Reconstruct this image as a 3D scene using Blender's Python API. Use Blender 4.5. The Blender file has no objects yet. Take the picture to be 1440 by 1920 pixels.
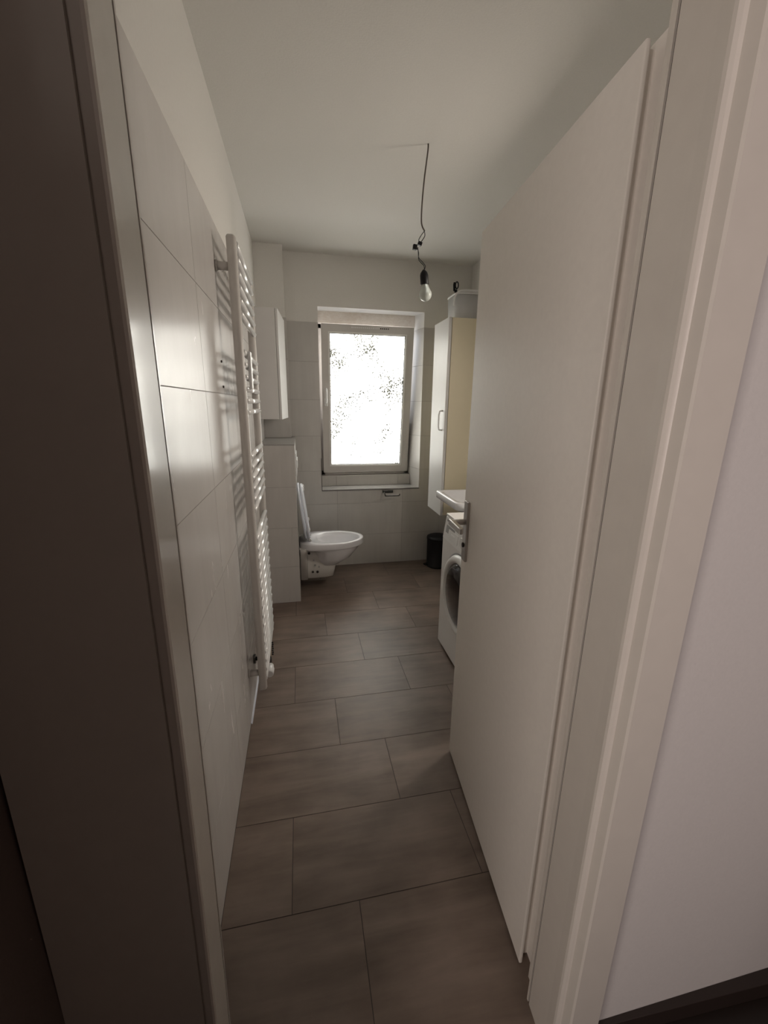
import bpy, bmesh, math, random
from math import sin, cos, pi, radians
from mathutils import Vector, Matrix
random.seed(4)
C = bpy.context.scene.collection
SC = bpy.context.scene
D = 3.602          # far wall
RX = 1.735         # right wall
CZ = 2.58          # ceiling

# ------------------------------------------------------------ camera
cam_d = bpy.data.cameras.new('camera'); cam = bpy.data.objects.new('camera', cam_d); C.objects.link(cam)
cam_d.sensor_fit = 'VERTICAL'; cam_d.sensor_height = 36.0; cam_d.lens = 770.45/1920*36.0
cam_d.clip_start = 0.02
yaw, pit, rol = 0.20045, 0.25561, 0.01251
fwd = Vector((sin(yaw)*cos(pit), cos(yaw)*cos(pit), -sin(pit)))
rt = Vector((cos(yaw), -sin(yaw), 0)); up = rt.cross(fwd)
r2 = cos(rol)*rt+sin(rol)*up; u2 = -sin(rol)*rt+cos(rol)*up
M = Matrix((r2, u2, -fwd)).transposed().to_4x4(); M.translation = Vector((0.2777, 0, 1.4576))
cam.matrix_world = M
SC.camera = cam

# ------------------------------------------------------------ world, lights, exposure
w = bpy.data.worlds.new('world'); SC.world = w; w.use_nodes = True
bg = w.node_tree.nodes['Background']; bg.inputs[0].default_value = (0.92, 0.95, 1.0, 1); bg.inputs[1].default_value = 3.0
def area(name, loc, direction, sx, sy, power, col):
    l = bpy.data.lights.new(name, 'AREA'); l.shape = 'RECTANGLE'; l.size = sx; l.size_y = sy; l.energy = power; l.color = col
    o = bpy.data.objects.new(name, l); C.objects.link(o); o.location = loc
    o.rotation_euler = Vector(direction).to_track_quat('-Z', 'Y').to_euler(); return o
DAY = area('daylight_outside', (1.60, D+1.15, 2.05), (-0.42, -1, -0.36), 1.5, 1.6, 145, (1.0, 0.94, 0.90))
HALL = area('hall_fill_left', (-1.3, -1.0, 1.40), (1, 0.78, 0.0), 0.46, 1.7, 17.5, (1.0, 0.88, 0.80))  # added fill for door leaf and jamb, no window stands here
HALL2 = area('hall_fill_rear', (1.10, -1.5, 1.60), (-0.08, 1, 0.10), 0.6, 1.2, 10.0, (1.0, 0.86, 0.82))  # added fill from behind for the hall wall and backlit fronts
FILL_ROOM = area('added_fill_light', (1.655, 1.80, 1.85), (-1, 0.05, -0.55), 0.16, 0.5, 11.0, (1.0, 0.90, 0.79))  # added room fill, hidden by the door leaf
SC.view_settings.view_transform = 'Standard'
SC.view_settings.look = 'None'
SC.view_settings.gamma = 1.0
SC.view_settings.use_curve_mapping = False
SC.view_settings.exposure = 0.25

# ------------------------------------------------------------ materials
def mat(name, col, rough=0.5, metal=0.0, spec=0.5, bump=None, coat=0.0):
    m = bpy.data.materials.new(name); m.use_nodes = True
    nt = m.node_tree; b = nt.nodes['Principled BSDF']
    b.inputs['Base Color'].default_value = (*col, 1); b.inputs['Roughness'].default_value = rough
    b.inputs['Metallic'].default_value = metal; b.inputs['Specular IOR Level'].default_value = spec
    if coat: b.inputs['Coat Weight'].default_value = coat; b.inputs['Coat Roughness'].default_value = 0.1
    tc = nt.nodes.new('ShaderNodeTexCoord')
    nz = nt.nodes.new('ShaderNodeTexNoise'); nt.links.new(tc.outputs['Object'], nz.inputs['Vector'])
    nz.inputs['Scale'].default_value = bump[0] if bump else 9.0
    mx = nt.nodes.new('ShaderNodeMix'); mx.data_type = 'RGBA'
    mx.inputs[6].default_value = (*[c*0.96 for c in col], 1); mx.inputs[7].default_value = (*[min(1, c*1.03) for c in col], 1)
    nt.links.new(nz.outputs['Fac'], mx.inputs[0]); nt.links.new(mx.outputs[2], b.inputs['Base Color'])
    if bump:
        bp = nt.nodes.new('ShaderNodeBump'); bp.inputs['Strength'].default_value = bump[1]; bp.inputs['Distance'].default_value = 0.002
        nt.links.new(nz.outputs['Fac'], bp.inputs['Height']); nt.links.new(bp.outputs['Normal'], b.inputs['Normal'])
    return m
def streak_mat(name, c1, c2, rough, scale, bump, rrange=0.08, detail=6):
    """stone look tile: stretched cloudy noise, offset for every tile through the tile_seed attribute"""
    m = bpy.data.materials.new(name); m.use_nodes = True
    nt = m.node_tree; b = nt.nodes['Principled BSDF']; N = nt.nodes.new; L = nt.links.new
    tc = N('ShaderNodeTexCoord'); mp = N('ShaderNodeMapping'); L(tc.outputs['Object'], mp.inputs['Vector']); mp.inputs['Scale'].default_value = scale
    at = N('ShaderNodeAttribute'); at.attribute_name = 'tile_seed'
    nz = N('ShaderNodeTexNoise'); nz.noise_dimensions = '4D'; nz.inputs['Scale'].default_value = 1; nz.inputs['Detail'].default_value = detail; nz.inputs['Roughness'].default_value = 0.62; nz.inputs['Distortion'].default_value = 0.4
    L(mp.outputs[0], nz.inputs['Vector']); L(at.outputs['Fac'], nz.inputs['W'])
    n2 = N('ShaderNodeTexNoise'); n2.noise_dimensions = '4D'; n2.inputs['Scale'].default_value = 5; n2.inputs['Detail'].default_value = 4
    L(tc.outputs['Object'], n2.inputs['Vector']); L(at.outputs['Fac'], n2.inputs['W'])
    ad = N('ShaderNodeMath'); ad.operation = 'MULTIPLY_ADD'; ad.inputs[1].default_value = 0.45; L(n2.outputs['Fac'], ad.inputs[0])
    mu = N('ShaderNodeMath'); mu.operation = 'MULTIPLY'; mu.inputs[1].default_value = 0.55; L(nz.outputs['Fac'], mu.inputs[0]); L(mu.outputs[0], ad.inputs[2])
    cr = N('ShaderNodeMapRange'); cr.inputs['From Min'].default_value = 0.33; cr.inputs['From Max'].default_value = 0.67; L(ad.outputs[0], cr.inputs['Value'])
    mx = N('ShaderNodeMix'); mx.data_type = 'RGBA'; mx.inputs[6].default_value = (*c1, 1); mx.inputs[7].default_value = (*c2, 1)
    L(cr.outputs[0], mx.inputs[0]); L(mx.outputs[2], b.inputs['Base Color'])
    rr = N('ShaderNodeMapRange'); rr.inputs['To Min'].default_value = rough-rrange; rr.inputs['To Max'].default_value = rough+rrange
    L(nz.outputs['Fac'], rr.inputs['Value']); L(rr.outputs[0], b.inputs['Roughness'])
    bp = N('ShaderNodeBump'); bp.inputs['Strength'].default_value = bump; bp.inputs['Distance'].default_value = 0.003
    L(nz.outputs['Fac'], bp.inputs['Height']); L(bp.outputs['Normal'], b.inputs['Normal'])
    return m
PLASTER = mat('white plaster', (0.72, 0.70, 0.66), 0.9, bump=(160, 0.25), spec=0.2)
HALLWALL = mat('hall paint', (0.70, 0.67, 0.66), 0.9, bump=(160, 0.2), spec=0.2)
HALLREAR = mat('darkened hall wall', (0.17, 0.13, 0.115), 0.9, bump=(160, 0.2), spec=0.2)  # hall walls kept dark to cut bounce light onto the left casing
TILE_L = streak_mat('grey wall tile left', (0.57, 0.54, 0.515), (0.61, 0.585, 0.56), 0.26, (4, 12, 2.2), 0.085, 0.05, 4.3)
TILE_B = streak_mat('grey wall tile back', (0.47, 0.45, 0.425), (0.54, 0.52, 0.49), 0.30, (22, 4, 2.0), 0.12)
GROUT = mat('grey grout', (0.30, 0.28, 0.26), 0.9)
FLOORT = streak_mat('taupe floor tile', (0.095, 0.066, 0.050), (0.225, 0.172, 0.138), 0.42, (2.2, 16, 4), 0.12, 0.06)
FGROUT = mat('dark floor grout', (0.06, 0.05, 0.045), 0.9)
LACQ = mat('white door lacquer', (0.85, 0.805, 0.755), 0.38, bump=(60, 0.02))
LACQG = mat('glossy frame lacquer', (0.72, 0.675, 0.62), 0.27, bump=(25, 0.05), coat=0.35)
GASK = mat('dark gasket', (0.03, 0.022, 0.02), 0.7)
CERAM = mat('white ceramic', (0.80, 0.80, 0.82), 0.12, coat=0.5)
ENAMEL = mat('white enamel', (0.87, 0.86, 0.85), 0.25)
CHROMEW = mat('white glossy tube', (0.86, 0.86, 0.85), 0.24, coat=0.6)
PVC = mat('white pvc', (0.58, 0.555, 0.525), 0.35)
CAB = mat('white cabinet foil', (0.62, 0.61, 0.59), 0.4)
CREAM = mat('cream cabinet side', (0.70, 0.63, 0.46), 0.5)
STEEL = mat('brushed steel', (0.55, 0.53, 0.51), 0.32, metal=1.0)
DARKM = mat('dark metal', (0.10, 0.095, 0.09), 0.25, metal=1.0)
BLACK = mat('black plastic', (0.007, 0.007, 0.008), 0.5, spec=0.3)
BGLASS = mat('dark drum glass', (0.006, 0.006, 0.008), 0.08, coat=0.5)
WPL = mat('white plastic', (0.76, 0.76, 0.75), 0.35)
GREYP = mat('grey plastic', (0.32, 0.32, 0.32), 0.4)
DIRT = streak_mat('stained shutter box', (0.66, 0.58, 0.50), (0.86, 0.82, 0.77), 0.7, (30, 30, 60), 0.05)
WOODB = mat('dark brown skirting', (0.030, 0.020, 0.017), 0.45)
HFLOOR = mat('dark hall floor', (0.020, 0.014, 0.012), 0.4)
TOPST = mat('grey ledge tile', (0.33, 0.32, 0.31), 0.25)
SILIC = mat('white silicone', (0.55, 0.57, 0.64), 0.3)
def glassy(name, col, rough, trans):
    m = mat(name, col, rough); b = m.node_tree.nodes['Principled BSDF']; b.inputs['Transmission Weight'].default_value = trans; return m
BULBG = glassy('bulb glass', (0.66, 0.70, 0.66), 0.18, 0.35)
TUBG = glassy('milky plastic', (0.80, 0.80, 0.80), 0.35, 0.35)
# obscured pebble glass: part clear, part scattering
PANE = bpy.data.materials.new('obscure pebbled glass'); PANE.use_nodes = True
nt = PANE.node_tree; nt.nodes.clear(); N = nt.nodes.new; L = nt.links.new
out = N('ShaderNodeOutputMaterial'); tr = N('ShaderNodeBsdfTransparent'); tl = N('ShaderNodeBsdfTranslucent'); mxs = N('ShaderNodeMixShader')
tr.inputs[0].default_value = (0.96, 0.97, 0.95, 1); tl.inputs[0].default_value = (0.84, 0.84, 0.80, 1)
tc = N('ShaderNodeTexCoord'); vo = N('ShaderNodeTexVoronoi'); vo.inputs['Scale'].default_value = 75; vo.feature = 'SMOOTH_F1'
wp = N('ShaderNodeTexNoise'); wp.inputs['Scale'].default_value = 18; L(tc.outputs['Object'], wp.inputs['Vector'])
va = N('ShaderNodeVectorMath'); va.operation = 'MULTIPLY_ADD'; va.inputs[1].default_value = (.05, .05, .05); L(wp.outputs['Color'], va.inputs[0]); L(tc.outputs['Object'], va.inputs[2]); L(va.outputs[0], vo.inputs['Vector'])
mr = N('ShaderNodeMapRange'); mr.inputs['From Min'].default_value = 0.1; mr.inputs['From Max'].default_value = 0.75; mr.inputs['To Min'].default_value = 0.42; mr.inputs['To Max'].default_value = 0.95
L(vo.outputs['Distance'], mr.inputs['Value']); L(mr.outputs[0], mxs.inputs[0])
bp = N('ShaderNodeBump'); bp.inputs['Strength'].default_value = 0.9; bp.inputs['Distance'].default_value = 0.01
L(vo.outputs['Distance'], bp.inputs['Height']); L(bp.outputs['Normal'], tl.inputs['Normal'])
gl = N('ShaderNodeBsdfGlossy'); gl.inputs['Roughness'].default_value = 0.15; gl.inputs[0].default_value = (1, 1, 1, 1); L(bp.outputs['Normal'], gl.inputs['Normal'])
mg = N('ShaderNodeMixShader'); mg.inputs[0].default_value = 0.05
v2 = N('ShaderNodeTexVoronoi'); v2.inputs['Scale'].default_value = 62; L(va.outputs[0], v2.inputs['Vector'])
n3 = N('ShaderNodeTexNoise'); n3.inputs['Scale'].default_value = 3.2; n3.inputs['Detail'].default_value = 2; L(tc.outputs['Object'], n3.inputs['Vector'])
ma = N('ShaderNodeMapRange'); ma.inputs['From Min'].default_value = 0.44; ma.inputs['From Max'].default_value = 0.66; ma.inputs['To Min'].default_value = 0.16; ma.inputs['To Max'].default_value = 0.50; L(n3.outputs['Fac'], ma.inputs['Value'])
lt = N('ShaderNodeMath'); lt.operation = 'LESS_THAN'; L(v2.outputs['Distance'], lt.inputs[0]); L(ma.outputs[0], lt.inputs[1])
df = N('ShaderNodeBsdfDiffuse'); df.inputs[0].default_value = (0.75, 0.78, 0.74, 1)
dk = N('ShaderNodeBsdfTransparent'); dk.inputs[0].default_value = (0.075, 0.082, 0.075, 1)
fm = N('ShaderNodeMixShader'); fm.inputs[0].default_value = 0.45; L(df.outputs[0], fm.inputs[1]); L(dk.outputs[0], fm.inputs[2])
m3 = N('ShaderNodeMixShader'); L(lt.outputs[0], m3.inputs[0])
L(tr.outputs[0], mxs.inputs[1]); L(tl.outputs[0], mxs.inputs[2]); L(mxs.outputs[0], m3.inputs[1]); L(fm.outputs[0], m3.inputs[2]); L(m3.outputs[0], mg.inputs[1]); L(gl.outputs[0], mg.inputs[2]); L(mg.outputs[0], out.inputs[0])

# ------------------------------------------------------------ mesh helpers
def bx(bm, x0, x1, y0, y1, z0, z1, mi=0, bev=0.0, seg=2, seed=None):
    ps = [(x, y, z) for x in (x0, x1) for y in (y0, y1) for z in (z0, z1)]
    ly = None
    if seed is not None: ly = bm.faces.layers.float.get('tile_seed') or bm.faces.layers.float.new('tile_seed')
    v = [bm.verts.new(p) for p in ps]; fs = []
    for q in ((0, 1, 3, 2), (4, 6, 7, 5), (0, 4, 5, 1), (2, 3, 7, 6), (0, 2, 6, 4), (1, 5, 7, 3)):
        f = bm.faces.new([v[i] for i in q]); f.material_index = mi; fs.append(f)
    if seed is not None:
        for f in fs: f[ly] = seed
    if bev:
        es = list({e for f in fs for e in f.edges})
        bmesh.ops.bevel(bm, geom=es, offset=bev, segments=seg, profile=0.5, affect='EDGES', material=-1)
    return v
def prism(bm, pts, axis, a0, a1, mi=0, bev=0.0, seg=2):
    """extrude a 2D outline (pts in the two other axes, in xyz order) along axis between a0 and a1"""
    def P(p, a):
        l = list(p); l.insert(axis, a); return l
    va = [bm.verts.new(P(p, a0)) for p in pts]; vb = [bm.verts.new(P(p, a1)) for p in pts]; n = len(pts); fs = []
    fs.append(bm.faces.new(va[::-1])); fs.append(bm.faces.new(vb))
    for i in range(n): fs.append(bm.faces.new((va[i], va[(i+1) % n], vb[(i+1) % n], vb[i])))
    for f in fs: f.material_index = mi
    bmesh.ops.recalc_face_normals(bm, faces=fs)
    if bev:
        bmesh.ops.bevel(bm, geom=list({e for f in fs for e in f.edges}), offset=bev, segments=seg, profile=0.5, affect='EDGES')
def tube(bm, path, r, n=16, cap=True, mi=0):
    path = [Vector(p) for p in path]; rs = r if isinstance(r, (list, tuple)) else [r]*len(path)
    rings = []; prev = None
    for i, p in enumerate(path):
        a = path[max(i-1, 0)]; b = path[min(i+1, len(path)-1)]; t = (b-a).normalized()
        if prev is None:
            s = Vector((0, 0, 1)) if abs(t.z) < 0.9 else Vector((1, 0, 0)); u = t.cross(s).normalized()
        else: u = (prev - t*prev.dot(t)).normalized()
        prev = u; v = t.cross(u)
        rings.append([bm.verts.new(p + (u*cos(2*pi*k/n)+v*sin(2*pi*k/n))*rs[i]) for k in range(n)])
    for i in range(len(rings)-1):
        for k in range(n):
            f = bm.faces.new((rings[i][k], rings[i][(k+1) % n], rings[i+1][(k+1) % n], rings[i+1][k])); f.material_index = mi; f.smooth = True
    if cap:
        for q in (rings[0][::-1], rings[-1]): f = bm.faces.new(q); f.material_index = mi
def lathe(bm, prof, origin=(0, 0, 0), axis='Z', n=40, mi=0):
    """prof: (radius, height) list"""
    o = Vector(origin); rings = []
    for r, h in prof:
        ring = []
        for k in range(n):
            a = 2*pi*k/n; c, s = r*cos(a), r*sin(a)
            p = {'Z': (c, s, h), 'X': (h, c, s), 'Y': (c, h, s)}[axis]; ring.append(bm.verts.new(o+Vector(p)))
        rings.append(ring)
    fs = []
    for i in range(len(rings)-1):
        for k in range(n):
            f = bm.faces.new((rings[i][k], rings[i][(k+1) % n], rings[i+1][(k+1) % n], rings[i+1][k])); f.material_index = mi; f.smooth = True; fs.append(f)
    for q in (rings[0], rings[-1]): f = bm.faces.new(q); f.material_index = mi; fs.append(f)
    bmesh.ops.recalc_face_normals(bm, faces=fs)
def loft(bm, sections, closed=True, cap0=True, cap1=True, mi=0):
    rings = [[bm.verts.new(p) for p in s] for s in sections]; n = len(rings[0]); fs = []
    for i in range(len(rings)-1):
        for k in range(n if closed else n-1):
            f = bm.faces.new((rings[i][k], rings[i][(k+1) % n], rings[i+1][(k+1) % n], rings[i+1][k])); f.smooth = True; f.material_index = mi; fs.append(f)
    if cap0: fs.append(bm.faces.new(rings[0]))
    if cap1: fs.append(bm.faces.new(rings[-1]))
    for f in fs: f.material_index = mi
    bmesh.ops.recalc_face_normals(bm, faces=fs)
def smoothpath(pts, n=8):
    out = []; P_ = [Vector(p) for p in pts]; P_ = [P_[0]]+P_+[P_[-1]]
    for i in range(1, len(P_)-2):
        for k in range(n):
            t = k/n; a, b, c, d = P_[i-1:i+3]
            out.append(0.5*((2*b)+(c-a)*t+(2*a-5*b+4*c-d)*t*t+(3*b-a-3*c+d)*t**3))
    out.append(P_[-2]); return out
def new(): return bmesh.new()
def obj(name, bm, m, parent=None, smooth=False):
    me = bpy.data.meshes.new(name); bm.to_mesh(me); bm.free()
    o = bpy.data.objects.new(name, me); C.objects.link(o)
    for k in (m if isinstance(m, (list, tuple)) else [m]): me.materials.append(k)
    if parent:
            o.parent = parent
    if smooth:
        for p in me.polygons: p.use_smooth = True
    return o
def thing(name, label, cat, loc=(0, 0, 0), group=None):
    o = bpy.data.objects.new(name, None); C.objects.link(o); o.location = loc; o.empty_display_size = 0.05
    o['label'] = label; o['category'] = cat
    if group: o['group'] = group
    return o
def tag(o, label, cat, group=None):
    o['label'] = label; o['category'] = cat
    if group: o['group'] = group
    return o
def struct(name, bm, m, parent=None, label=None):
    o = obj(name, bm, m, parent)
    if not parent: o['kind'] = 'structure'
    if label: o['label'] = label
    return o
def sroot(name, loc=(0, 0, 0), label=None):
    o = bpy.data.objects.new(name, None); C.objects.link(o); o.location = loc; o['kind'] = 'structure'; o.empty_display_size = 0.05
    if label: o['label'] = label
    return o
def part(name, bm, m, parent, label=None, smooth=False):
    """mesh given in world coordinates, stored relative to its thing"""
    off = Vector((0, 0, 0)); p = parent
    while p: off += p.location; p = p.parent
    bmesh.ops.translate(bm, verts=bm.verts, vec=-off)
    me = bpy.data.meshes.new(name); bm.to_mesh(me); bm.free()
    o = bpy.data.objects.new(name, me); C.objects.link(o); o.parent = parent
    for k in (m if isinstance(m, (list, tuple)) else [m]): me.materials.append(k)
    if label: o['label'] = label
    if smooth:
        for q in me.polygons: q.use_smooth = True
    return o
def cuts(lo, hi, js):
    a = [lo]+[j for j in js if lo+0.004 < j < hi-0.004]+[hi]; return list(zip(a[:-1], a[1:]))
G = 0.00125
def tile_rect(bm, axis, a, dirn, u0, u1, v0, v1, seed, hole=None, t=0.006):
    """one tile as a box on plane axis=a; dirn = side the face looks to; hole = rectangle left free"""
    u0 += G; u1 -= G; v0 += G; v1 -= G
    rs = [(u0, u1, v0, v1)]
    if hole:
        h0, h1, k0, k1 = hole
        if u0 < h1 and u1 > h0 and v0 < k1 and v1 > k0:
            rs = []
            if u0 < h0: rs.append((u0, h0, v0, v1))
            if u1 > h1: rs.append((h1, u1, v0, v1))
            m0, m1 = max(u0, h0), min(u1, h1)
            if v0 < k0: rs.append((m0, m1, v0, k0))
            if v1 > k1: rs.append((m0, m1, k1, v1))
    lo, hi = (a-t, a) if dirn > 0 else (a, a+t)
    for (p0, p1, q0, q1) in rs:
        if p1-p0 < 0.002 or q1-q0 < 0.002: continue
        if axis == 'X': bx(bm, lo, hi, p0, p1, q0, q1, 0, seed=seed)
        elif axis == 'Y': bx(bm, p0, p1, lo, hi, q0, q1, 0, seed=seed)
        else: bx(bm, p0, p1, q0, q1, lo, hi, 0, seed=seed)

# ============================================================ STRUCTURE
WH = (0.450, 1.334, 0.722, 2.207)        # window opening x0 x1 z0 z1
TT = 2.090                               # tile top
ROWS = [TT-0.30*k for k in range(8)]
# floor of the bathroom, real tiles
bm = new()
YA = 0.9036
for k in range(-1, 10):
    y0, y1 = YA+0.3*k - (0.3 if k == -1 else 0), YA+0.3*(k+1); y0c, y1c = max(y0, 0.53), min(y1, D)
    if y1c <= y0c: continue
    off = 0.2*((1-k) % 3)
    for (a, b) in cuts(0.0, RX, [off+0.6*i for i in range(-1, 4)]):
        tile_rect(bm, 'Z', 0.0, 1, a, b, y0c, y1c, random.random()*40)
bx(bm, -0.02, RX+0.02, 0.53, D+0.02, -0.05, -0.0012, 1)
struct('floor', bm, [FLOORT, FGROUT], label='taupe stone-look floor tiles laid in a third bond in the bathroom')
# hallway floor
bm = new(); bx(bm, -1.75, 2.4, -1.75, 0.53, -0.05, -0.001)
struct('floor_hall', bm, HFLOOR, label='dark hallway floor in front of the door')
# ceiling
bm = new(); bx(bm, -1.75, 2.4, -1.75, D+0.3, CZ, CZ+0.1)
struct('ceiling', bm, PLASTER, label='plain white ceiling')
# left wall: plaster above, tiles below
bm = new()
for z1, z0 in zip(ROWS[:-1], ROWS[1:]):
    for (a, b) in cuts(0.63, D, [1.385-0.6, 1.385, 1.385+0.6, 1.385+1.2, 1.385+1.8]):
        tile_rect(bm, 'X', 0.0, 1, a, b, max(z0, 0.0), z1, random.random()*40)
bx(bm, -0.12, -0.0012, 0.63, D, 0, TT-0.001, 1)
bx(bm, -0.12, -0.010, 0.63, D, TT-0.001, CZ, 2)
struct('wall_left', bm, [TILE_L, GROUT, PLASTER], label='left wall, glossy grey tiles with white plaster above')
# far wall with window opening
bm = new()
for z1, z0 in zip(ROWS[:-1], ROWS[1:]):
    for (a, b) in cuts(0.0, RX, [0.582+0.6*i for i in range(-1, 3)]):
        tile_rect(bm, 'Y', D, -1, a, b, max(z0, 0.0), z1, random.random()*40, hole=WH)
yb, ye = D+0.0012, D+0.30
for (x0, x1, z0, z1, mi, y) in ((-0.12, WH[0], 0, TT-.001, 1, yb), (1.36, RX+.1, 0, TT-.001, 1, yb), (WH[0], 1.36, 0, WH[2]-.008, 1, yb),
                            (-0.12, WH[0], TT-.001, CZ, 2, D+.006), (1.36, RX+.1, TT-.001, CZ, 2, D+.006), (WH[0], 1.36, WH[3], CZ, 2, D+.006)):
    bx(bm, x0, x1, y, ye, z0, z1, mi)
# splayed right reveal (tiled below, plaster above) 
for z0, z1, mi in [(a, b, 0) for a, b in ((WH[2], 0.888), (0.891, 1.188), (1.191, 1.488), (1.491, 1.788), (1.791, 2.088))]+[(2.09, WH[3], 2)]:
    prism(bm, [(WH[1], D+0.001), (1.3605, D+0.001), (1.3605, ye), (1.287, ye), (1.287, D+0.2)], 2, z0, z1, mi)
prism(bm, [(WH[1]+.002, D+0.004), (1.36, D+0.004), (1.36, ye), (1.289, ye), (1.289, D+0.2)], 2, WH[2], TT, 1)
struct('wall_back', bm, [TILE_B, GROUT, PLASTER], label='far wall, grey tiles and white plaster around the window')
# tiled edge strips of the opening and sill
bm = new()
for (a, b) in cuts(WH[0], 1.29, [0.59, 1.175]):
    tile_rect(bm, 'Y', D+0.17, -1, a, b, 0.722, 0.818, random.random()*40, t=0.012)
bx(bm, WH[0], 1.33, D+0.182, D+0.29, 0.70, 0.817, 1)
struct('trim_1', bm, [TILE_B, GROUT], label='low tiled upstand under the window frame')
bm = new(); bx(bm, WH[0]-.002, WH[1]+.002, D-0.003, D+0.171, 0.712, 0.722, 0, bev=0.0015)
bx(bm, WH[0]-.004, WH[1]+.004, D-0.004, D+0.004, 0.7095, 0.7125, 1)
bx(bm, WH[0]-.0035, WH[0]+.0005, D-0.0035, D+0.004, 0.7095, 1.0, 1)
struct('window_sill', bm, [TOPST, GASK], label='narrow grey tiled sill inside the window opening')
# right wall
bm = new(); bx(bm, RX, RX+0.1, 0.64, D, 0, CZ)
struct('wall_right', bm, PLASTER, label='white right wall behind the open door')
# half height ledge and full height column in the far left corner
bm = new()
for z1, z0 in ((1.186, .886), (.886, .586), (.586, .286), (.286, 0)):
    tile_rect(bm, 'Y', 2.92, -1, 0.0, 0.235, z0, z1, random.random()*40)
    tile_rect(bm, 'X', 0.235, 1, 2.92, 3.3, z0, z1, random.random()*40); tile_rect(bm, 'X', 0.235, 1, 3.3, D, z0, z1, random.random()*40)
bx(bm, 0.0, 0.2338, 2.9212, D, 0, 1.178, 1)
bx(bm, 0.0, 0.236, 2.918, D, 1.178, 1.187, 2, bev=0.001)
struct('wall_ledge', bm, [TILE_B, GROUT, TOPST], label='half-height tiled ledge wall that carries the toilet')
bm = new()
for z1, z0 in zip(ROWS[:3], ROWS[1:4]):
    tile_rect(bm, 'Y', 3.47, -1, 0.0, 0.205, z0, z1, random.random()*40); tile_rect(bm, 'X', 0.205, 1, 3.47, D, z0, z1, random.random()*40)
bx(bm, 0.0, 0.2038, 3.4712, D, 1.187, TT-.001, 1); bx(bm, -0.01, 0.198, 3.477, D+.01, TT-.001, CZ, 2)
struct('wall_column', bm, [TILE_B, GROUT, PLASTER], label='boxed-in pipe column in the far left corner')
# silicone joint at the foot of the left wall
bm = new(); prism(bm, [(0.0, 0.0), (0.007, 0.0), (0.004, 0.003), (0.002, 0.006), (0.0, 0.007)], 1, 1.70, 2.92)
struct('trim_2', bm, SILIC, label='pale silicone joint along the foot of the left wall')
# doorway wall
bm = new()
JL, JR = 0.096, 0.788
bx(bm, -0.30, 0.045, 0.530, 0.63, 0, CZ); bx(bm, 0.845, 2.4, 0.522, 0.64, 0, CZ); bx(bm, 0.045, 0.845, 0.522, 0.64, 2.06, CZ)
struct('wall_front', bm, HALLWALL, label='hallway wall right of the door frame')
# hallway shell with an added light-blocking pier and stub
bm = new(); bx(bm, -0.22, -0.12, 0.10, 0.535, 0, CZ); bx(bm, -1.75, -0.20, 0.42, 0.522, 0, CZ)  # first box is an added pier keeping hall light off the left casing
struct('wall_hall_left_shade_pier', bm, HALLREAR)
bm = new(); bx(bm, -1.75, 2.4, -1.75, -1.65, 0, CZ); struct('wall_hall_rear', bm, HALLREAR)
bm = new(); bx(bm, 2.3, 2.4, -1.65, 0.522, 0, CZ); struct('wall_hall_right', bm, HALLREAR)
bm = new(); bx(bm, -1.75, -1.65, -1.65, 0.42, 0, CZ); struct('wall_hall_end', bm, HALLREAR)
bm = new(); bx(bm, 0.05, 0.72, -0.45, -0.34, 0, CZ); struct('wall_hall_light_block', bm, HALLREAR)  # added unseen stub, shields the left casing from the rear fill
# hallway skirting right of the frame
bm = new(); prism(bm, [(0.873, 0.522), (2.3, 0.522), (2.3, 0.470), (1.45, 0.494), (0.873, 0.512)], 2, 0.0, 0.052, bev=0.0015)
struct('baseboard_hall', bm, WOODB, label='dark brown skirting board on the hallway floor')

# door frame: casing, jambs, gasket groove
def jamb(sign, j):
    """profile in plan, mirrored for the left side; sign=+1 right, -1 left. returns list of (poly, mat)"""
    def X(d): return j+sign*d
    f = 0.0 if sign > 0 else 0.008; g = 0.0 if sign > 0 else 0.016
    casing = [(X(0.0), 0.60+g), (X(-0.006), 0.53+g), (X(-0.009), 0.508+f), (X(-0.0075), 0.5035+f), (X(-0.003), 0.5005+f), (X(0.003), 0.4995+f), (X(0.0085), 0.4835+f),
              (X(0.012), 0.4805+f), (X(0.080), 0.4805+f), (X(0.084), 0.4845+f), (X(0.084), 0.521+f), (X(0.03), 0.521+f), (X(0.03), 0.60+g)]
    if sign < 0:
        casing = [(X(0.0), 0.616), (X(-0.006), 0.55), (X(-0.009), 0.516), (X(-0.008), 0.511), (X(-0.005), 0.509), (X(0.005), 0.509), (X(0.0055), 0.513), (X(0.008), 0.513), (X(0.0085), 0.509),
                  (X(0.208), 0.509), (X(0.21), 0.513), (X(0.21), 0.529), (X(0.03), 0.530), (X(0.03), 0.616)]
    lip = [(X(0.0), 0.605+g), (X(0.03), 0.605+g), (X(0.03), 0.612+g), (X(0.004), 0.6125+g), (X(0.0), 0.610+g)]
    gas = [(X(0.0035), 0.600+g), (X(0.03), 0.600+g), (X(0.03), 0.605+g), (X(0.0035), 0.605+g)]
    reb = [(X(0.024), 0.612+g), (X(0.045), 0.612+g), (X(0.045), 0.652+g), (X(0.030), 0.652+g), (X(0.026), 0.648+g)]
    return casing, lip, gas, reb
fr = sroot('door_frame', (0.44, 0.55, 0), label='off-white door frame seen from the hallway'); fr['kind'] = 'structure'
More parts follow.
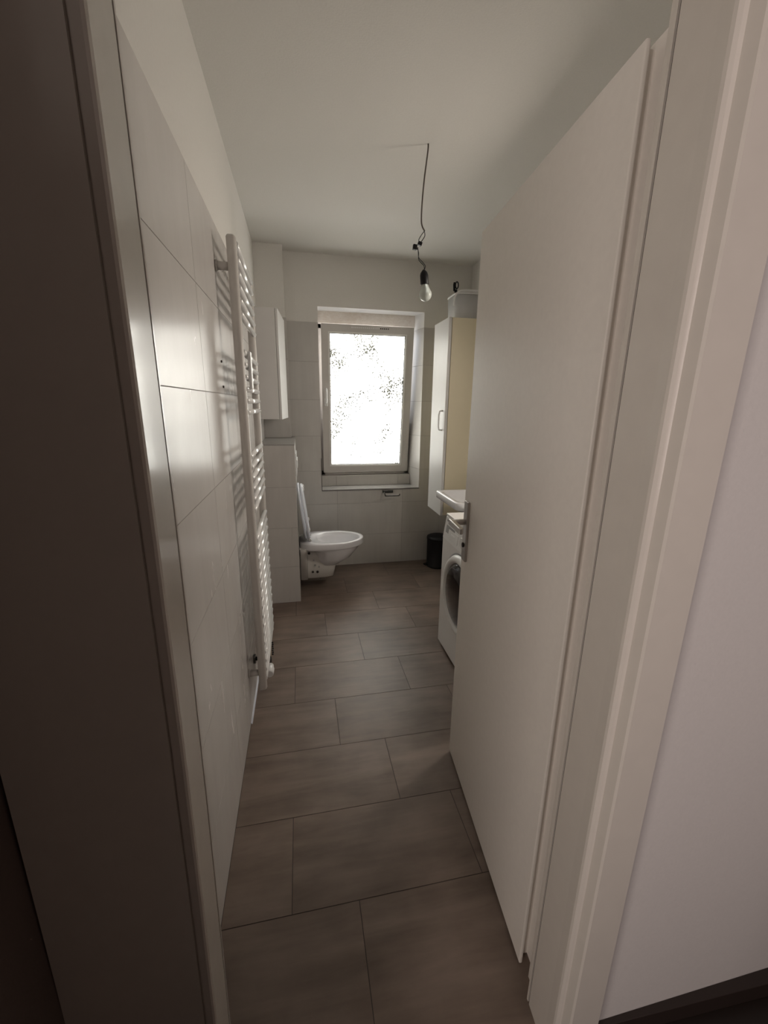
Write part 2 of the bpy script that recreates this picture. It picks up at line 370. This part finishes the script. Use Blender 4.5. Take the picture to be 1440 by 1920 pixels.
for sign, j, nm in ((1, JR, 'right'), (-1, JL, 'left')):
    ca, li, ga, re = jamb(sign, j)
    for poly, m, n_ in ((ca, LACQG, 'frame_post'), (li, LACQG, 'frame_lip'), (ga, GASK, 'frame_gasket'), (re, LACQG, 'frame_rebate')):
        bm = new()
        zs = [0.0, 0.35, 0.7, 1.0, 1.3, 2.055]
        secs = []
        for z in zs:
            dx = 0.0
            if sign < 0: dx = -0.016*max(0, (1.3-z)/1.3)**1.5
            secs.append([(x+dx, y, z) for x, y in poly])
        loft(bm, secs)
        for f in bm.faces: f.smooth = False
        part(n_, bm, m, fr)
bm = new(); bx(bm, 0.012, 0.872, 0.4815, 0.521, 2.035, 2.12, bev=0.002); bx(bm, JL-.03, JR+.03, 0.505, 0.612, 2.02, 2.05); part('frame_head', bm, LACQG, fr)

# ============================================================ WINDOW
win = sroot('window_1', (0.87, D+0.2, 0.82), label='tilted-open white window with pebbled glass')
bm = new()
fx0, fx1, fz0, fz1 = WH[0], 1.287, 0.818, 2.13
for (a, b, c_, d_) in ((fx0, fx0+.045, fz0, fz1), (fx1-.045, fx1, fz0, fz1), (fx0, fx1, fz0, fz0+.045), (fx0, fx1, fz1-.05, fz1)):
    bx(bm, a, b, D+0.222, D+0.29, c_, d_, bev=0.003)
part('window_frame', bm, PVC, win)
bm = new(); bx(bm, WH[0], 1.30, D+0.165, D+0.30, 2.115, WH[3]); part('shutter_box', bm, DIRT, win, label='stained plaster-white shutter box above the sash')
# sash in local coordinates, hinged at its foot and tilted inwards
sash_o = Vector((0.8735, D+0.2, 0.842)); TILT = radians(5.6)
sashM = Matrix.Translation(sash_o) @ Matrix.Rotation(TILT, 4, 'X')
SW, SH, ST = 0.396, 1.262, 0.070
def sash_part(name, bm, m, parent, label=None):
    bmesh.ops.transform(bm, matrix=sashM, verts=bm.verts); return part(name, bm, m, parent, label)
bm = new()
def ring(bm, x, z0, z1, wd, y0, y1, bev=0.003, mi=0):
    # mitred rectangular frame
    o = [(-x, z0), (x, z0), (x, z1), (-x, z1)]; i = [(-x+wd, z0+wd), (x-wd, z0+wd), (x-wd, z1-wd), (-x+wd, z1-wd)]
    for k in range(4):
        l = (k+1) % 4; prism(bm, [o[k], o[l], i[l], i[k]], 1, y0, y1, mi)
ring(bm, SW, 0, SH, ST-0.012, 0.0, 0.020); ring(bm, SW-0.022, 0.022, SH-0.022, ST-0.034, 0.020, 0.060)
sash = sash_part('sash', bm, PVC, win)
bm = new(); ring(bm, SW-ST+0.012, ST-0.012, SH-ST+0.012, 0.012, 0.004, 0.016); sash_part('glazing_bead', bm, mat('bead white', (0.80, 0.79, 0.76), 0.3), sash)
bm = new(); ring(bm, SW-ST, ST, SH-ST, 0.004, 0.014, 0.024); sash_part('glass_gasket', bm, GASK, sash)
bm = new(); bx(bm, -SW+ST-.005, SW-ST+.005, 0.024, 0.030, ST-.005, SH-ST+.005); sash_part('pane', bm, PANE, sash, 'bright obscured pebbled pane')
bm = new()
bx(bm, -SW+.018, -SW+.046, -0.008, 0.0, 0.60, 0.665, bev=0.003)
tube(bm, [(-SW+.032, -0.004, 0.632), (-SW+.032, -0.030, 0.632), (-SW+.032, -0.042, 0.645), (-SW+.032, -0.044, 0.70), (-SW+.032, -0.040, 0.745), (-SW+.032, -0.036, 0.752)], [.008, .008, .009, .009, .008, .004], 12)
sash_part('window_handle', bm, WPL, sash)
for k in range(20):
    bm = new(); x = -0.145+k*0.0163; bx(bm, x, x+0.010, -0.003, 0.0005, SH-.026, SH-.017, bev=0.001)
    sash_part('vent_slot', bm, mat('vent white', (0.85, 0.85, 0.85), 0.3) if k == 0 else (bpy.data.materials['vent white'] if k < 15 else GASK), sash)

# ============================================================ DOOR
door = sroot('door_1', (0.7987, 0.6705, 0.0), label='off-white flush door leaf swung open into the bathroom')
door['kind'] = 'structure'
ANG = -math.atan2(0.0865, 1.0)         # leaf direction: local +Y leans towards +X
DM = Matrix.Translation((0.7987, 0.6705, 0)) @ Matrix.Rotation(ANG, 4, 'Z')
def dpart(name, bm, m, parent, label=None, smooth=False):
    bmesh.ops.transform(bm, matrix=DM, verts=bm.verts); return part(name, bm, m, parent, label, smooth)
LW = 0.713
bm = new(); bx(bm, 0.0, 0.009, 0.0, LW, 0.012, 1.985, bev=0.003, seg=3); bx(bm, 0.0085, 0.031, 0.020, LW-.002, 0.012, 1.985); bx(bm, 0.0305, 0.040, -0.013, LW+0.013, 0.012, 1.998, bev=0.002)
leaf = dpart('door_leaf', bm, LACQ, door)
hd = []
bm = new(); bx(bm, -0.009, 0.0, LW-.064, LW-.024, 0.905, 1.128, bev=0.0022); plate = dpart('handle_plate', bm, STEEL, leaf, 'brushed steel long plate')
bm = new(); lathe(bm, [(0.009, 0), (0.009, .004), (.004, .0045)], (0, 0, 0), 'X', 16)
bmesh.ops.transform(bm, matrix=Matrix.Translation((-.0135, LW-.044, .965)), verts=bm.verts); dpart('keyhole', bm, GASK, leaf)
bm = new()
tube(bm, [(-0.008, LW-.044, 1.052), (-0.052, LW-.044, 1.052)], [0.0105, 0.0105], 20)
prism(bm, [(-0.066, LW-.030), (-0.052, LW-.030), (-0.047, LW-.05), (-0.047, LW-.150), (-0.052, LW-.160), (-0.060, LW-.160), (-0.064, LW-.15)], 2, 1.041, 1.062, bev=0.003)
dpart('door_handle', bm, STEEL, leaf, 'brushed steel lever')
for z in (0.22, 1.72):
    bm = new(); tube(bm, [(0.046, -0.016, z), (0.046, -0.016, z+0.09)], 0.0075, 14); dpart('hinge', bm, DARKM, leaf)

# ============================================================ TOWEL RADIATOR
rad = thing('towel_radiator', 'tall white ladder towel radiator fixed to the tiled left wall', 'radiator', (0.065, 2.0, 0.152))
RY = (1.742, 2.262)
for y in RY:
    bm = new()
    prof = []
    # D profile in plan
    pts = [(0.046, y-0.015), (0.070, y-0.015)]+[(0.070+0.010*sin(a), y-0.015*cos(a)) for a in [k*pi/10 for k in range(1, 10)]]+[(0.070, y+0.015), (0.046, y+0.015)]
    secs = []
    for z, s in ((0.152, .6), (0.156, .85), (0.163, 1), (2.025, 1), (2.032, .85), (2.036, .6)):
        cx, cy = 0.062, y
        secs.append([(cx+(px-cx)*s, cy+(py-cy)*s, z) for px, py in pts])
    loft(bm, secs)
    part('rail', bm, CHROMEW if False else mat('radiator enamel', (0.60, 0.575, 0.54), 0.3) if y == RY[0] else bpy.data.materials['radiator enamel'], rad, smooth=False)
zs = [2.010-.0456*k for k in range(6)]+[1.647-.0453*k for k in range(6)]+[1.244-.0452*k for k in range(6)]+[0.886-.0452*k for k in range(16)]
for z in zs:
    bm = new(); tube(bm, [(0.073, RY[0]+.004, z), (0.073, RY[1]-.004, z)], 0.0115, 16)
    part('crossbar', bm, CHROMEW, rad)
for y in RY:
    for z in (1.938, 0.235):
        bm = new(); tube(bm, [(0.001, y+.012, z), (0.05, y+.012, z)], 0.0145, 18); tube(bm, [(0.0005, y+.012, z), (0.006, y+.012, z)], 0.019, 18)
        part('wall_bracket', bm, PVC, rad)
bm = new(); tube(bm, [(0.001, 1.945, 0.185), (0.075, 1.945, 0.185)], 0.010, 14); tube(bm, [(0.0005, 1.945, .185), (0.010, 1.945, .185)], 0.024, 20)
tube(bm, [(0.075, 1.945, 0.185), (0.075, 1.945, 0.15), (0.075, 1.93, 0.135)], 0.013, 14)
valve = part('valve', bm, DARKM, rad)
bm = new(); tube(bm, [(0.080, 1.935, 0.142), (0.080, 1.915, 0.142), (0.080, 1.905, 0.142), (0.080, 1.868, 0.142), (0.080, 1.863, 0.142)], [0.017, 0.019, 0.022, 0.0215, 0.017], 24)
part('thermostat_head', bm, WPL, valve, 'white thermostat head')
bm = new()
for k in range(7):
    z = 0.235-k*0.009; bmesh.ops.create_uvsphere(bm, u_segments=8, v_segments=6, radius=0.0048, matrix=Matrix.Translation((0.092+0.001*(k % 2), 2.0-0.004*k, z)))
part('chain', bm, BLACK, valve)
# plate on the bars
bm = new(); bx(bm, 0.0852, 0.096, 1.80, 1.850, 1.512, 1.655, bev=0.002)
tag(obj('towel_hook', bm, WPL), 'small white hook plate clipped onto the towel radiator crossbars', 'hook')
for z in (1.605, 1.515):
    bm = new(); lathe(bm, [(0.0045, 0.0), (0.0045, 0.004), (0.002, 0.005)], (0.0, 1.70, z), 'X', 12)
    hi = 'upper' if z > 1.55 else 'lower'
    tag(obj('wall_screw', bm, GASK), f'{hi} of two tiny dark screws in the wall tile beside the radiator rail', 'screw')

# ============================================================ TOILET
TY, TX0, TX1, TZ = 3.225, 0.235, 0.757, 0.402
toi = thing('toilet', 'white wall-hung toilet with its lid raised, below the window', 'toilet', (TX0, TY, TZ-0.3))
def oval(x0, x1, hw, z, n=40, back=0.55):
    """D-shaped plan: squared at the wall, round at the front"""
    cx = x0+(x1-x0)*0.48; pts = []
    for k in range(n):
        a = 2*pi*k/n; c, s = cos(a), sin(a)
        if c >= 0: x = cx+(x1-cx)*c; y = hw*s
        else: x = cx+(cx-x0)*(-(abs(c)**back)); y = hw*(abs(s)**0.75)*(1 if s > 0 else -1)
        pts.append((x, TY+y, z))
    return pts
bm = new()
rimo = oval(TX0, TX1, 0.185, TZ); rin = oval(0.375, TX1-0.038, 0.138, TZ-0.001, back=0.9)
secs = [oval(TX0+.165, TX1-.27, 0.06, TZ-0.222, back=.9), oval(TX0+.15, TX1-.19, 0.105, TZ-0.205, back=.9), oval(TX0+.13, TX1-.10, 0.145, TZ-0.15, back=.8), oval(TX0+.11, TX1-.045, 0.168, TZ-0.085, back=.7),
        oval(TX0+.05, TX1-.022, 0.176, TZ-0.058), oval(TX0+.001, TX1-.010, 0.181, TZ-0.052), oval(TX0, TX1-.002, 0.184, TZ-0.047),
        oval(TX0, TX1-.002, 0.185, TZ-0.045), oval(TX0, TX1, 0.186, TZ-0.006), rimo,
        rin, oval(0.380, TX1-0.046, 0.130, TZ-0.03, back=.9), oval(0.40, TX1-0.07, 0.108, TZ-0.10, back=.9), oval(0.43, TX1-0.13, 0.07, TZ-0.165, back=.9), oval(0.47, TX1-0.19, 0.03, TZ-0.18, back=.9)]
loft(bm, secs)
bowl = part('bowl', bm, CERAM, toi)
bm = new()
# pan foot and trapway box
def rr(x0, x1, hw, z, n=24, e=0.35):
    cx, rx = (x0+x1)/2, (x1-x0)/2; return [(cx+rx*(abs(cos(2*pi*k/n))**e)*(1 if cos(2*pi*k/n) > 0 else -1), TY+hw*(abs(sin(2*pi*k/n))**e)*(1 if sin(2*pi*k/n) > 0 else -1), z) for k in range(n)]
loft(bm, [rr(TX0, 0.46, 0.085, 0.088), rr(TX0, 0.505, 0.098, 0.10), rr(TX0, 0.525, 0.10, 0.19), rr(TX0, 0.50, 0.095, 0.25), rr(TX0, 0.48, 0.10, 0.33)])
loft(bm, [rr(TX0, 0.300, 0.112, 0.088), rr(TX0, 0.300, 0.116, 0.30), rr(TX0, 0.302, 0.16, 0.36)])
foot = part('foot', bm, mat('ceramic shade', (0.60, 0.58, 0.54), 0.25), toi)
for (x, z, r_) in ((0.355, 0.205, 0.008), (0.335, 0.150, 0.009), (0.372, 0.148, 0.010), (0.31, 0.31, 0.010), (0.345, 0.25, 0.006), (0.385, 0.19, 0.006)):
    bm = new(); lathe(bm, [(r_, -.004), (r_, .003), (r_*.5, .003)], (x, TY-0.103, z), 'Y', 14)
    part('fixing_hole', bm, GASK if r_ > .008 else GREYP, toi)
# raised lid and seat: thin ovals standing against the wall, leaning back
def lidshape(th, off, hw, length, hole, name, m, label=None, z0=TZ+0.018):
    bm = new(); n = 48
    base = Vector((0.316, 0, z0)); dirv = Vector((-0.053, 0, 0.455)).normalized(); nrm = Vector((dirv.z, 0, -dirv.x))
    def P(t, s, d): p = base+dirv*t+nrm*d; return (p.x, TY+s, p.z)
    def shape(sc, d, inset=0.0):
        r = []
        for k in range(n):
            a = 2*pi*k/n; c, s = cos(a), sin(a)
            cl = length*0.45
            if c >= 0: t = cl+(length-cl-inset)*c; y = (hw-inset)*s
            else: t = cl+(cl-inset)*(-(abs(c)**0.6)); y = (hw-inset)*(abs(s)**0.7)*(1 if s > 0 else -1)
            r.append(P(t, y, d))
        return r
    d0, d1 = off, off+th
    if hole:
        loft(bm, [shape(1, d0, 0.004), shape(1, d0+.003, 0), shape(1, d1-.004, 0), shape(1, d1, .006), shape(1, d1, hole), shape(1, d0, hole+.004), shape(1, d0, 0.004)], cap0=False, cap1=False)
    else: loft(bm, [shape(1, d0, 0.006), shape(1, d0+.003, 0), shape(1, d1-.003, 0), shape(1, d1, .006)])
    return part(name, bm, m, toi, label), P
BLUEW = mat('cool white plastic', (0.74, 0.77, 0.84), 0.2)
lid, P = lidshape(0.016, -0.030, 0.182, 0.445, 0, 'lid', BLUEW)
seat, P = lidshape(0.020, -0.008, 0.180, 0.435, 0.052, 'seat', BLUEW)
for t, s in ((0.40, -.06), (0.40, .06), (0.10, -.15), (0.10, .15)):
    bm = new(); p = Vector(P(t, s, 0.012)); bmesh.ops.create_uvsphere(bm, u_segments=12, v_segments=8, radius=0.011, matrix=Matrix.Translation(p) @ Matrix.Diagonal((0.8, 1, 1.6, 1)))
    part('seat_buffer', bm, WPL, seat)
for s in (-0.075, 0.075):
    bm = new(); tube(bm, [(0.320, TY+s-.014, TZ+.012), (0.320, TY+s+.014, TZ+.012)], 0.010, 14); tube(bm, [(0.322, TY+s, TZ-.001), (0.322, TY+s, TZ+.012)], 0.013, 14)
    part('hinge', bm, STEEL, toi)
# flush plate
fp = thing('flush_plate', 'white flush plate on the ledge wall above the toilet', 'flush plate', (0.236, TY, 0.95))
bm = new(); bx(bm, 0.2352, 0.243, TY-.12, TY+.12, 0.93, 1.10, bev=0.003); part('plate', bm, WPL, fp)
bm = new(); bx(bm, 0.2425, 0.250, TY-.105, TY-.005, 0.99, 1.05, bev=0.003); bx(bm, 0.2425, 0.250, TY+.005, TY+.105, 0.99, 1.05, bev=0.003); part('button', bm, WPL, fp)

# ============================================================ CABINETS
wc = thing('wall_cabinet', 'small white wall cabinet above the tiled ledge', 'cabinet', (0.08, 3.1, 1.353))
bm = new(); prism(bm, [(0.0, 2.93), (0.146, 2.93), (0.166, 3.36), (0.0, 3.36)], 2, 1.353, 2.043, bev=0.0015); part('body', bm, CAB, wc)
bm = new(); 
pts = [(2.932, 1.353), (3.358, 1.353), (3.358, 1.96), (3.30, 2.043), (2.932, 2.043)]
prism(bm, [(0.148, 2.931), (0.163, 2.931), (0.192, 3.35), (0.169, 3.35)], 2, 1.351, 2.045, bev=0.002, seg=3)
part('door', bm, CAB, wc)
tcb = thing('tall_cabinet', 'tall narrow wall-hung cabinet with cream side, right of the window', 'cabinet', (1.54, 3.16, 0.612))
CZ0, CZ1 = 0.612, 2.060
bm = new(); bx(bm, 1.365, RX-.002, 3.0, 3.325, CZ0, CZ1, bev=0.001); part('body', bm, CREAM, tcb, 'cream side panels')
bm = new(); bx(bm, 1.340, 1.3615, 2.998, 3.327, CZ0-.002, CZ1+.002, bev=0.002); dr = part('door', bm, CAB, tcb, 'glossy white door front')
bm = new(); tube(bm, [(1.342, 3.055, 1.272), (1.318, 3.055, 1.277), (1.313, 3.055, 1.30), (1.313, 3.055, 1.39), (1.318, 3.055, 1.413), (1.342, 3.055, 1.418)], 0.006, 12)
part('handle', bm, WPL, dr)
# tub and tool on the cabinet
tub = thing('plastic_tub', 'white rounded plastic tub standing on top of the tall cabinet', 'tub', (1.51, 3.14, 2.062))
def rrect(cx, cy, hx, hy, z, n=40, e=0.45):
    return [(cx+hx*(abs(cos(2*pi*k/n))**e)*(1 if cos(2*pi*k/n) >= 0 else -1), cy+hy*(abs(sin(2*pi*k/n))**e)*(1 if sin(2*pi*k/n) >= 0 else -1), z) for k in range(n)]
bm = new(); cx, cy = 1.502, 3.155
loft(bm, [rrect(cx, cy, .090, .10, 2.063), rrect(cx, cy, .095, .106, 2.067), rrect(cx, cy, .100, .114, 2.232), rrect(cx, cy, .097, .111, 2.232), rrect(cx, cy, .092, .103, 2.068)])
part('container', bm, TUBG, tub)
bm = new()
loft(bm, [rrect(cx, cy, .101, .115, 2.226), rrect(cx, cy, .104, .118, 2.230), rrect(cx, cy, .103, .117, 2.237), rrect(cx, cy, .096, .110, 2.237), rrect(cx, cy, .096, .110, 2.226), rrect(cx, cy, .101, .115, 2.226)], cap0=False, cap1=False)
part('rim', bm, WPL, tub)
bm = new()
tube(bm, smoothpath([(1.392, 3.06, 2.150), (1.389, 3.052, 2.18), (1.394, 3.045, 2.212), (1.412, 3.038, 2.234), (1.44, 3.034, 2.243), (1.50, 3.032, 2.246), (1.60, 3.034, 2.246)]), 0.0065, 12); part('carry_handle', bm, WPL, tub, 'translucent white bail handle')
tl_ = thing('hand_tool', 'black looped tool handle sticking up out of the white tub', 'tool', (1.44, 3.12, 2.07))
bm = new(); tube(bm, [(1.445, 3.12, 2.074), (1.425, 3.12, 2.245), (1.420, 3.12, 2.268)], [0.006, 0.010, 0.012], 12); part('shaft', bm, BLACK, tl_)
bm = new()
tube(bm, [(1.410, 3.12, 2.26), (1.407, 3.12, 2.30), (1.408, 3.12, 2.315)], [0.008, 0.008, 0.006], 10)
tube(bm, [(1.428+0.011*cos(a), 3.12, 2.298+0.022*sin(a)) for a in [2*pi*k/20 for k in range(21)]], 0.0045, 8, cap=False); part('loop', bm, BLACK, tl_)

# ============================================================ WASHBASIN
wb = thing('washbasin', 'white washbasin on the right wall between door and tall cabinet', 'basin', (1.5, 2.63, 0.79))
def bas(hx0, inset, z):
    x0, x1, y0, y1 = 1.243+inset+hx0, RX-.002, 2.40+inset+hx0*0.5, 2.845-inset-hx0*0.5; r = 0.05; p = []
    for (cx, cy, a0, r_) in ((x0+r, y0+r, pi, r), (x1-.004, y0+.004, 1.5*pi, .004), (x1-.004, y1-.004, 0, .004), (x0+r*.5, y1-r*.5, .5*pi, r*.5)):
        for k in range(9): a = a0+(pi/2)*k/8; p.append((cx+r_*cos(a), cy+r_*sin(a), z))
    return p
def inner(i, z):
    x0, x1, y0, y1 = 1.243+i, 1.62, 2.40+i, 2.845-i; r = 0.07; p = []
    for (cx, cy, a0) in ((x0+r, y0+r, pi), (x1-r, y0+r, 1.5*pi), (x1-r, y1-r, 0), (x0+r, y1-r, .5*pi)):
        for k in range(9): a = a0+(pi/2)*k/8; p.append((cx+r*cos(a), cy+r*sin(a), z))
    return p
bm = new(); loft(bm, [bas(.17, .0, .735), bas(.10, .0, .755), bas(0.012, 0, .797), bas(0.0, 0, .803), bas(0, 0, .846), bas(0.0, .004, .851), inner(.028, .850), inner(.036, .835), inner(.060, .79), inner(.10, .765)])
part('bowl', bm, CERAM, wb)
bm = new(); lathe(bm, [(0.022, .7655), (0.022, .768), (.015, .7685)], (1.47, 2.62, 0), 'Z', 20); part('drain', bm, STEEL, wb)
bm = new(); tube(bm, [(1.66, 2.62, .85), (1.66, 2.62, .93)], .018, 16); tube(bm, [(1.66, 2.62, .92), (1.55, 2.62, .955), (1.545, 2.62, .94)], .010, 12); part('tap', bm, STEEL, wb)

# ============================================================ WASHING MACHINE
wm = thing('washing_machine', 'white front-loading washing machine with dark round door, half behind the door', 'washing machine', (1.4, 1.91, 0))
W0, W1, WX, WB = 1.612, 2.212, 1.086, 1.70
bm = new()
prism(bm, [(WX, 0.022), (WX, 0.700), (WX+0.019, 0.836), (WB, 0.836), (WB, 0.022)], 1, W0, W1, bev=0.004, seg=3)
bx(bm, WX+.03, WB-.02, W0+.01, W1-.01, 0.0, 0.025)
part('body', bm, ENAMEL, wm)
bm = new(); bx(bm, WX+.016, WB, W0-.001, W1+.001, 0.834, 0.848, bev=0.004); part('top', bm, ENAMEL, wm)
wc_y, wc_z = 1.907, 0.461
def sl(z): return WX+(z-0.700)/0.136*0.019-0.0005
bm = new()     # control panel skin on the slope
prism(bm, [(sl(.705)-.003, .705), (sl(.83)-.003, .83), (sl(.83)+.004, .83), (sl(.705)+.004, .705)], 1, W0+.006, W1-.006, bev=0.001)
pan = part('control_panel', bm, WPL, wm)
bm = new(); prism(bm, [(sl(.745)-.004, .745), (sl(.79)-.004, .79), (sl(.79), .79), (sl(.745), .745)], 1, 2.045, 2.175, bev=0.001); part('detergent_drawer', bm, GREYP, pan, 'grey recessed drawer grip')
bm = new(); prism(bm, [(sl(.722)-.0045, .722), (sl(.775)-.0045, .775), (sl(.775), .775), (sl(.722), .722)], 1, 1.985, 2.13, bev=0.001); part('drawer_front', bm, WPL, pan)
bm = new(); prism(bm, [(sl(.752)-.0056, .752), (sl(.758)-.0056, .758), (sl(.758), .758), (sl(.752), .752)], 1, 2.03, 2.085); part('label_strip', bm, mat('bright white print', (.9, .9, .9), .4), pan)
bm = new(); lathe(bm, [(0.036, 0.0), (0.036, -0.005), (0.033, -0.006), (0.032, -0.002)], (sl(.765)-.002, 1.90, .765), 'X', 32); part('dial_ring', bm, GREYP, pan)
bm = new(); lathe(bm, [(0.031, 0.0), (0.030, -0.016), (0.026, -0.019)], (sl(.765)-.002, 1.90, .765), 'X', 32); part('dial', bm, WPL, pan)
bm = new()
for y, dz, hh in ((2.176, 0, .014), (2.165, .003, .009), (2.156, .0, .012), (2.146, .002, .009), (2.137, .002, .009)):
    z = .812+dz*.3; prism(bm, [(sl(z)-.0038, z-hh/2), (sl(z+hh/2)-.0038, z+hh/2), (sl(z), z+hh/2), (sl(z), z-hh/2)], 1, y-.003, y+.003)
part('maker_mark', bm, mat('grey print', (.08, .08, .09), .5), pan)
bm = new()
lathe(bm, [(0.226, 0.002), (0.224, -0.006), (0.212, -0.022), (0.196, -0.026), (0.182, -0.016), (0.176, -0.004)], (WX, wc_y, wc_z), 'X', 64)
ringd = part('door_ring', bm, WPL, wm)
bm = new(); lathe(bm, [(0.181, -0.002), (0.178, -0.012), (0.150, -0.024), (0.09, -0.030), (0.02, -0.031)], (WX-.002, wc_y, wc_z), 'X', 64)
part('door_glass', bm, BGLASS, ringd, 'dark round glass')
bm = new(); lathe(bm, [(0.236, 0.001), (0.236, -0.0015), (0.226, -0.0015)], (WX, wc_y, wc_z), 'X', 64); part('door_seam', bm, GREYP, wm)

# ============================================================ PEDAL BIN
pb = thing('pedal_bin', 'small black pedal bin on the floor behind the washing machine', 'bin', (1.495, 3.45, 0))
bm = new(); lathe(bm, [(0.100, 0.0), (0.106, 0.004), (0.106, 0.018), (0.101, 0.020), (0.103, 0.255), (0.104, 0.262)], (1.495, 3.45, 0), 'Z', 48); part('body', bm, BLACK, pb)
bm = new(); lathe(bm, [(0.106, 0.262), (0.107, 0.275), (0.103, 0.287), (0.08, 0.295), (0.03, 0.299)], (1.495, 3.45, 0), 'Z', 48); part('lid', bm, BLACK, pb)
bm = new(); tube(bm, [(1.400, 3.43, 0.018), (1.375, 3.424, 0.02), (1.363, 3.43, 0.024), (1.362, 3.45, 0.024), (1.375, 3.462, 0.02), (1.40, 3.468, 0.018)], 0.005, 10); part('pedal', bm, BLACK, pb)

# ============================================================ TOILET ROLL HOLDER
th = thing('toilet_roll_holder', 'dark metal toilet roll holder without a roll, below the window sill', 'roll holder', (1.05, D, 0.68))
bm = new(); bx(bm, 0.992, 1.090, D-.008, D-.0003, 0.678, 0.706, bev=.002); part('plate', bm, DARKM, th)
bm = new(); tube(bm, [(1.000, D-.006, .690), (1.000, D-.055, .690), (1.001, D-.066, .686), (1.004, D-.070, .672), (1.006, D-.070, .664)], .0055, 12)
tube(bm, [(1.004, D-.070, .664), (1.130, D-.070, .664), (1.136, D-.070, .667), (1.137, D-.070, .680)], .0055, 12); part('bar', bm, DARKM, th)

# ============================================================ BARE BULB
BY, k_ = 2.10, 2.10/1.95
def Q(x, z): return (0.2777+(x-0.2777)*k_, BY, 1.4576+(z-1.4576)*k_)
bl = thing('pendant_bulb', 'bare unlit bulb hanging from the ceiling on a thin cable', 'light bulb', Q(.841, 2.50))
CABG = mat('grey brown cable', (0.10, 0.08, 0.065), 0.5)
CABLE = [(0.884, 2.580), (0.883, 2.549), (0.871, 2.447), (0.864, 2.352), (0.863, 2.289), (0.867, 2.261), (0.88, 2.24)]
WIRES = [[(0.88, 2.24), (0.883, 2.223), (0.873, 2.205), (0.861, 2.191)], [(0.88, 2.24), (0.865, 2.222), (0.853, 2.201), (0.856, 2.188)],
         [(0.846, 2.17), (0.855, 2.151), (0.856, 2.124), (0.866, 2.111), (0.883, 2.097), (0.886, 2.079)],
         [(0.849, 2.17), (0.852, 2.148), (0.856, 2.126), (0.874, 2.11), (0.888, 2.095), (0.885, 2.079)]]
BLOCKS = [(0.859, 2.186), (0.836, 2.17)]
SOCK = [(0.882, 2.079), (0.887, 2.015), (0.898, 1.943)]
# (x, z) points in the vertical plane of the cable
def V(p, dy=0.0): return Vector((p[0], BY+dy, p[1]))
bm = new(); tube(bm, smoothpath([V(p) for p in CABLE]), 0.0033, 10); part('cable', bm, CABG, bl)
bm = new()
for j, seq in enumerate(WIRES): tube(bm, smoothpath([V(p, (-1)**j*0.003) for p in seq]), 0.0017, 8)
part('wire', bm, BLACK, bl)
for (p, rot, hh) in zip(BLOCKS, (.3, .1), (.008, .011)):
    bm = new(); bx(bm, -.0095, .0095, -.008, .008, -hh, hh, bev=.0015)
    bmesh.ops.transform(bm, matrix=Matrix.Translation(V(p)) @ Matrix.Rotation(rot, 4, 'Y'), verts=bm.verts)
    part('terminal_block', bm, BLACK, bl)
st_, sb_, bb = [V(p) for p in SOCK]
ax = (bb-st_).normalized(); L1 = (sb_-st_).length; L2 = (bb-st_).length
q = Vector((0, 0, -1)).rotation_difference(ax).to_matrix().to_4x4(); MB_ = Matrix.Translation(st_) @ q
bm = new(); lathe(bm, [(0.004, 0.001), (0.009, -.004), (0.0165, -.013), (0.0195, -.024), (0.020, -L1+.002), (0.0185, -L1)], n=32)
bmesh.ops.transform(bm, matrix=MB_, verts=bm.verts); part('lamp_socket', bm, BLACK, bl)
bm = new(); R0 = 0.030; zc = -(L2-R0)
prof = [(0.013, -L1+.004), (0.0165, -L1-.004), (0.020, -L1-.014), (0.025, -L1-.026)]
a_s = 35
prof += [(R0*cos(radians(a)), zc+R0*sin(radians(a))) for a in (25, 10, -5, -20, -35, -50, -65, -78, -87)]
prof = sorted(prof, key=lambda t: -t[1]); lathe(bm, prof, n=40)
bmesh.ops.transform(bm, matrix=MB_, verts=bm.verts); part('bulb', bm, BULBG, bl)

# ============================================================ ADDED FILL LAMP with made-up housing, unseen behind the door leaf
ml = thing('added_fill_lamp', 'added fill light panel on the right wall above the washing machine', 'lamp', (1.70, 1.80, 1.85))
bm = new(); bx(bm, 1.665, RX-.001, 1.54, 2.06, 1.77, 1.93, bev=.006); part('housing', bm, WPL, ml)
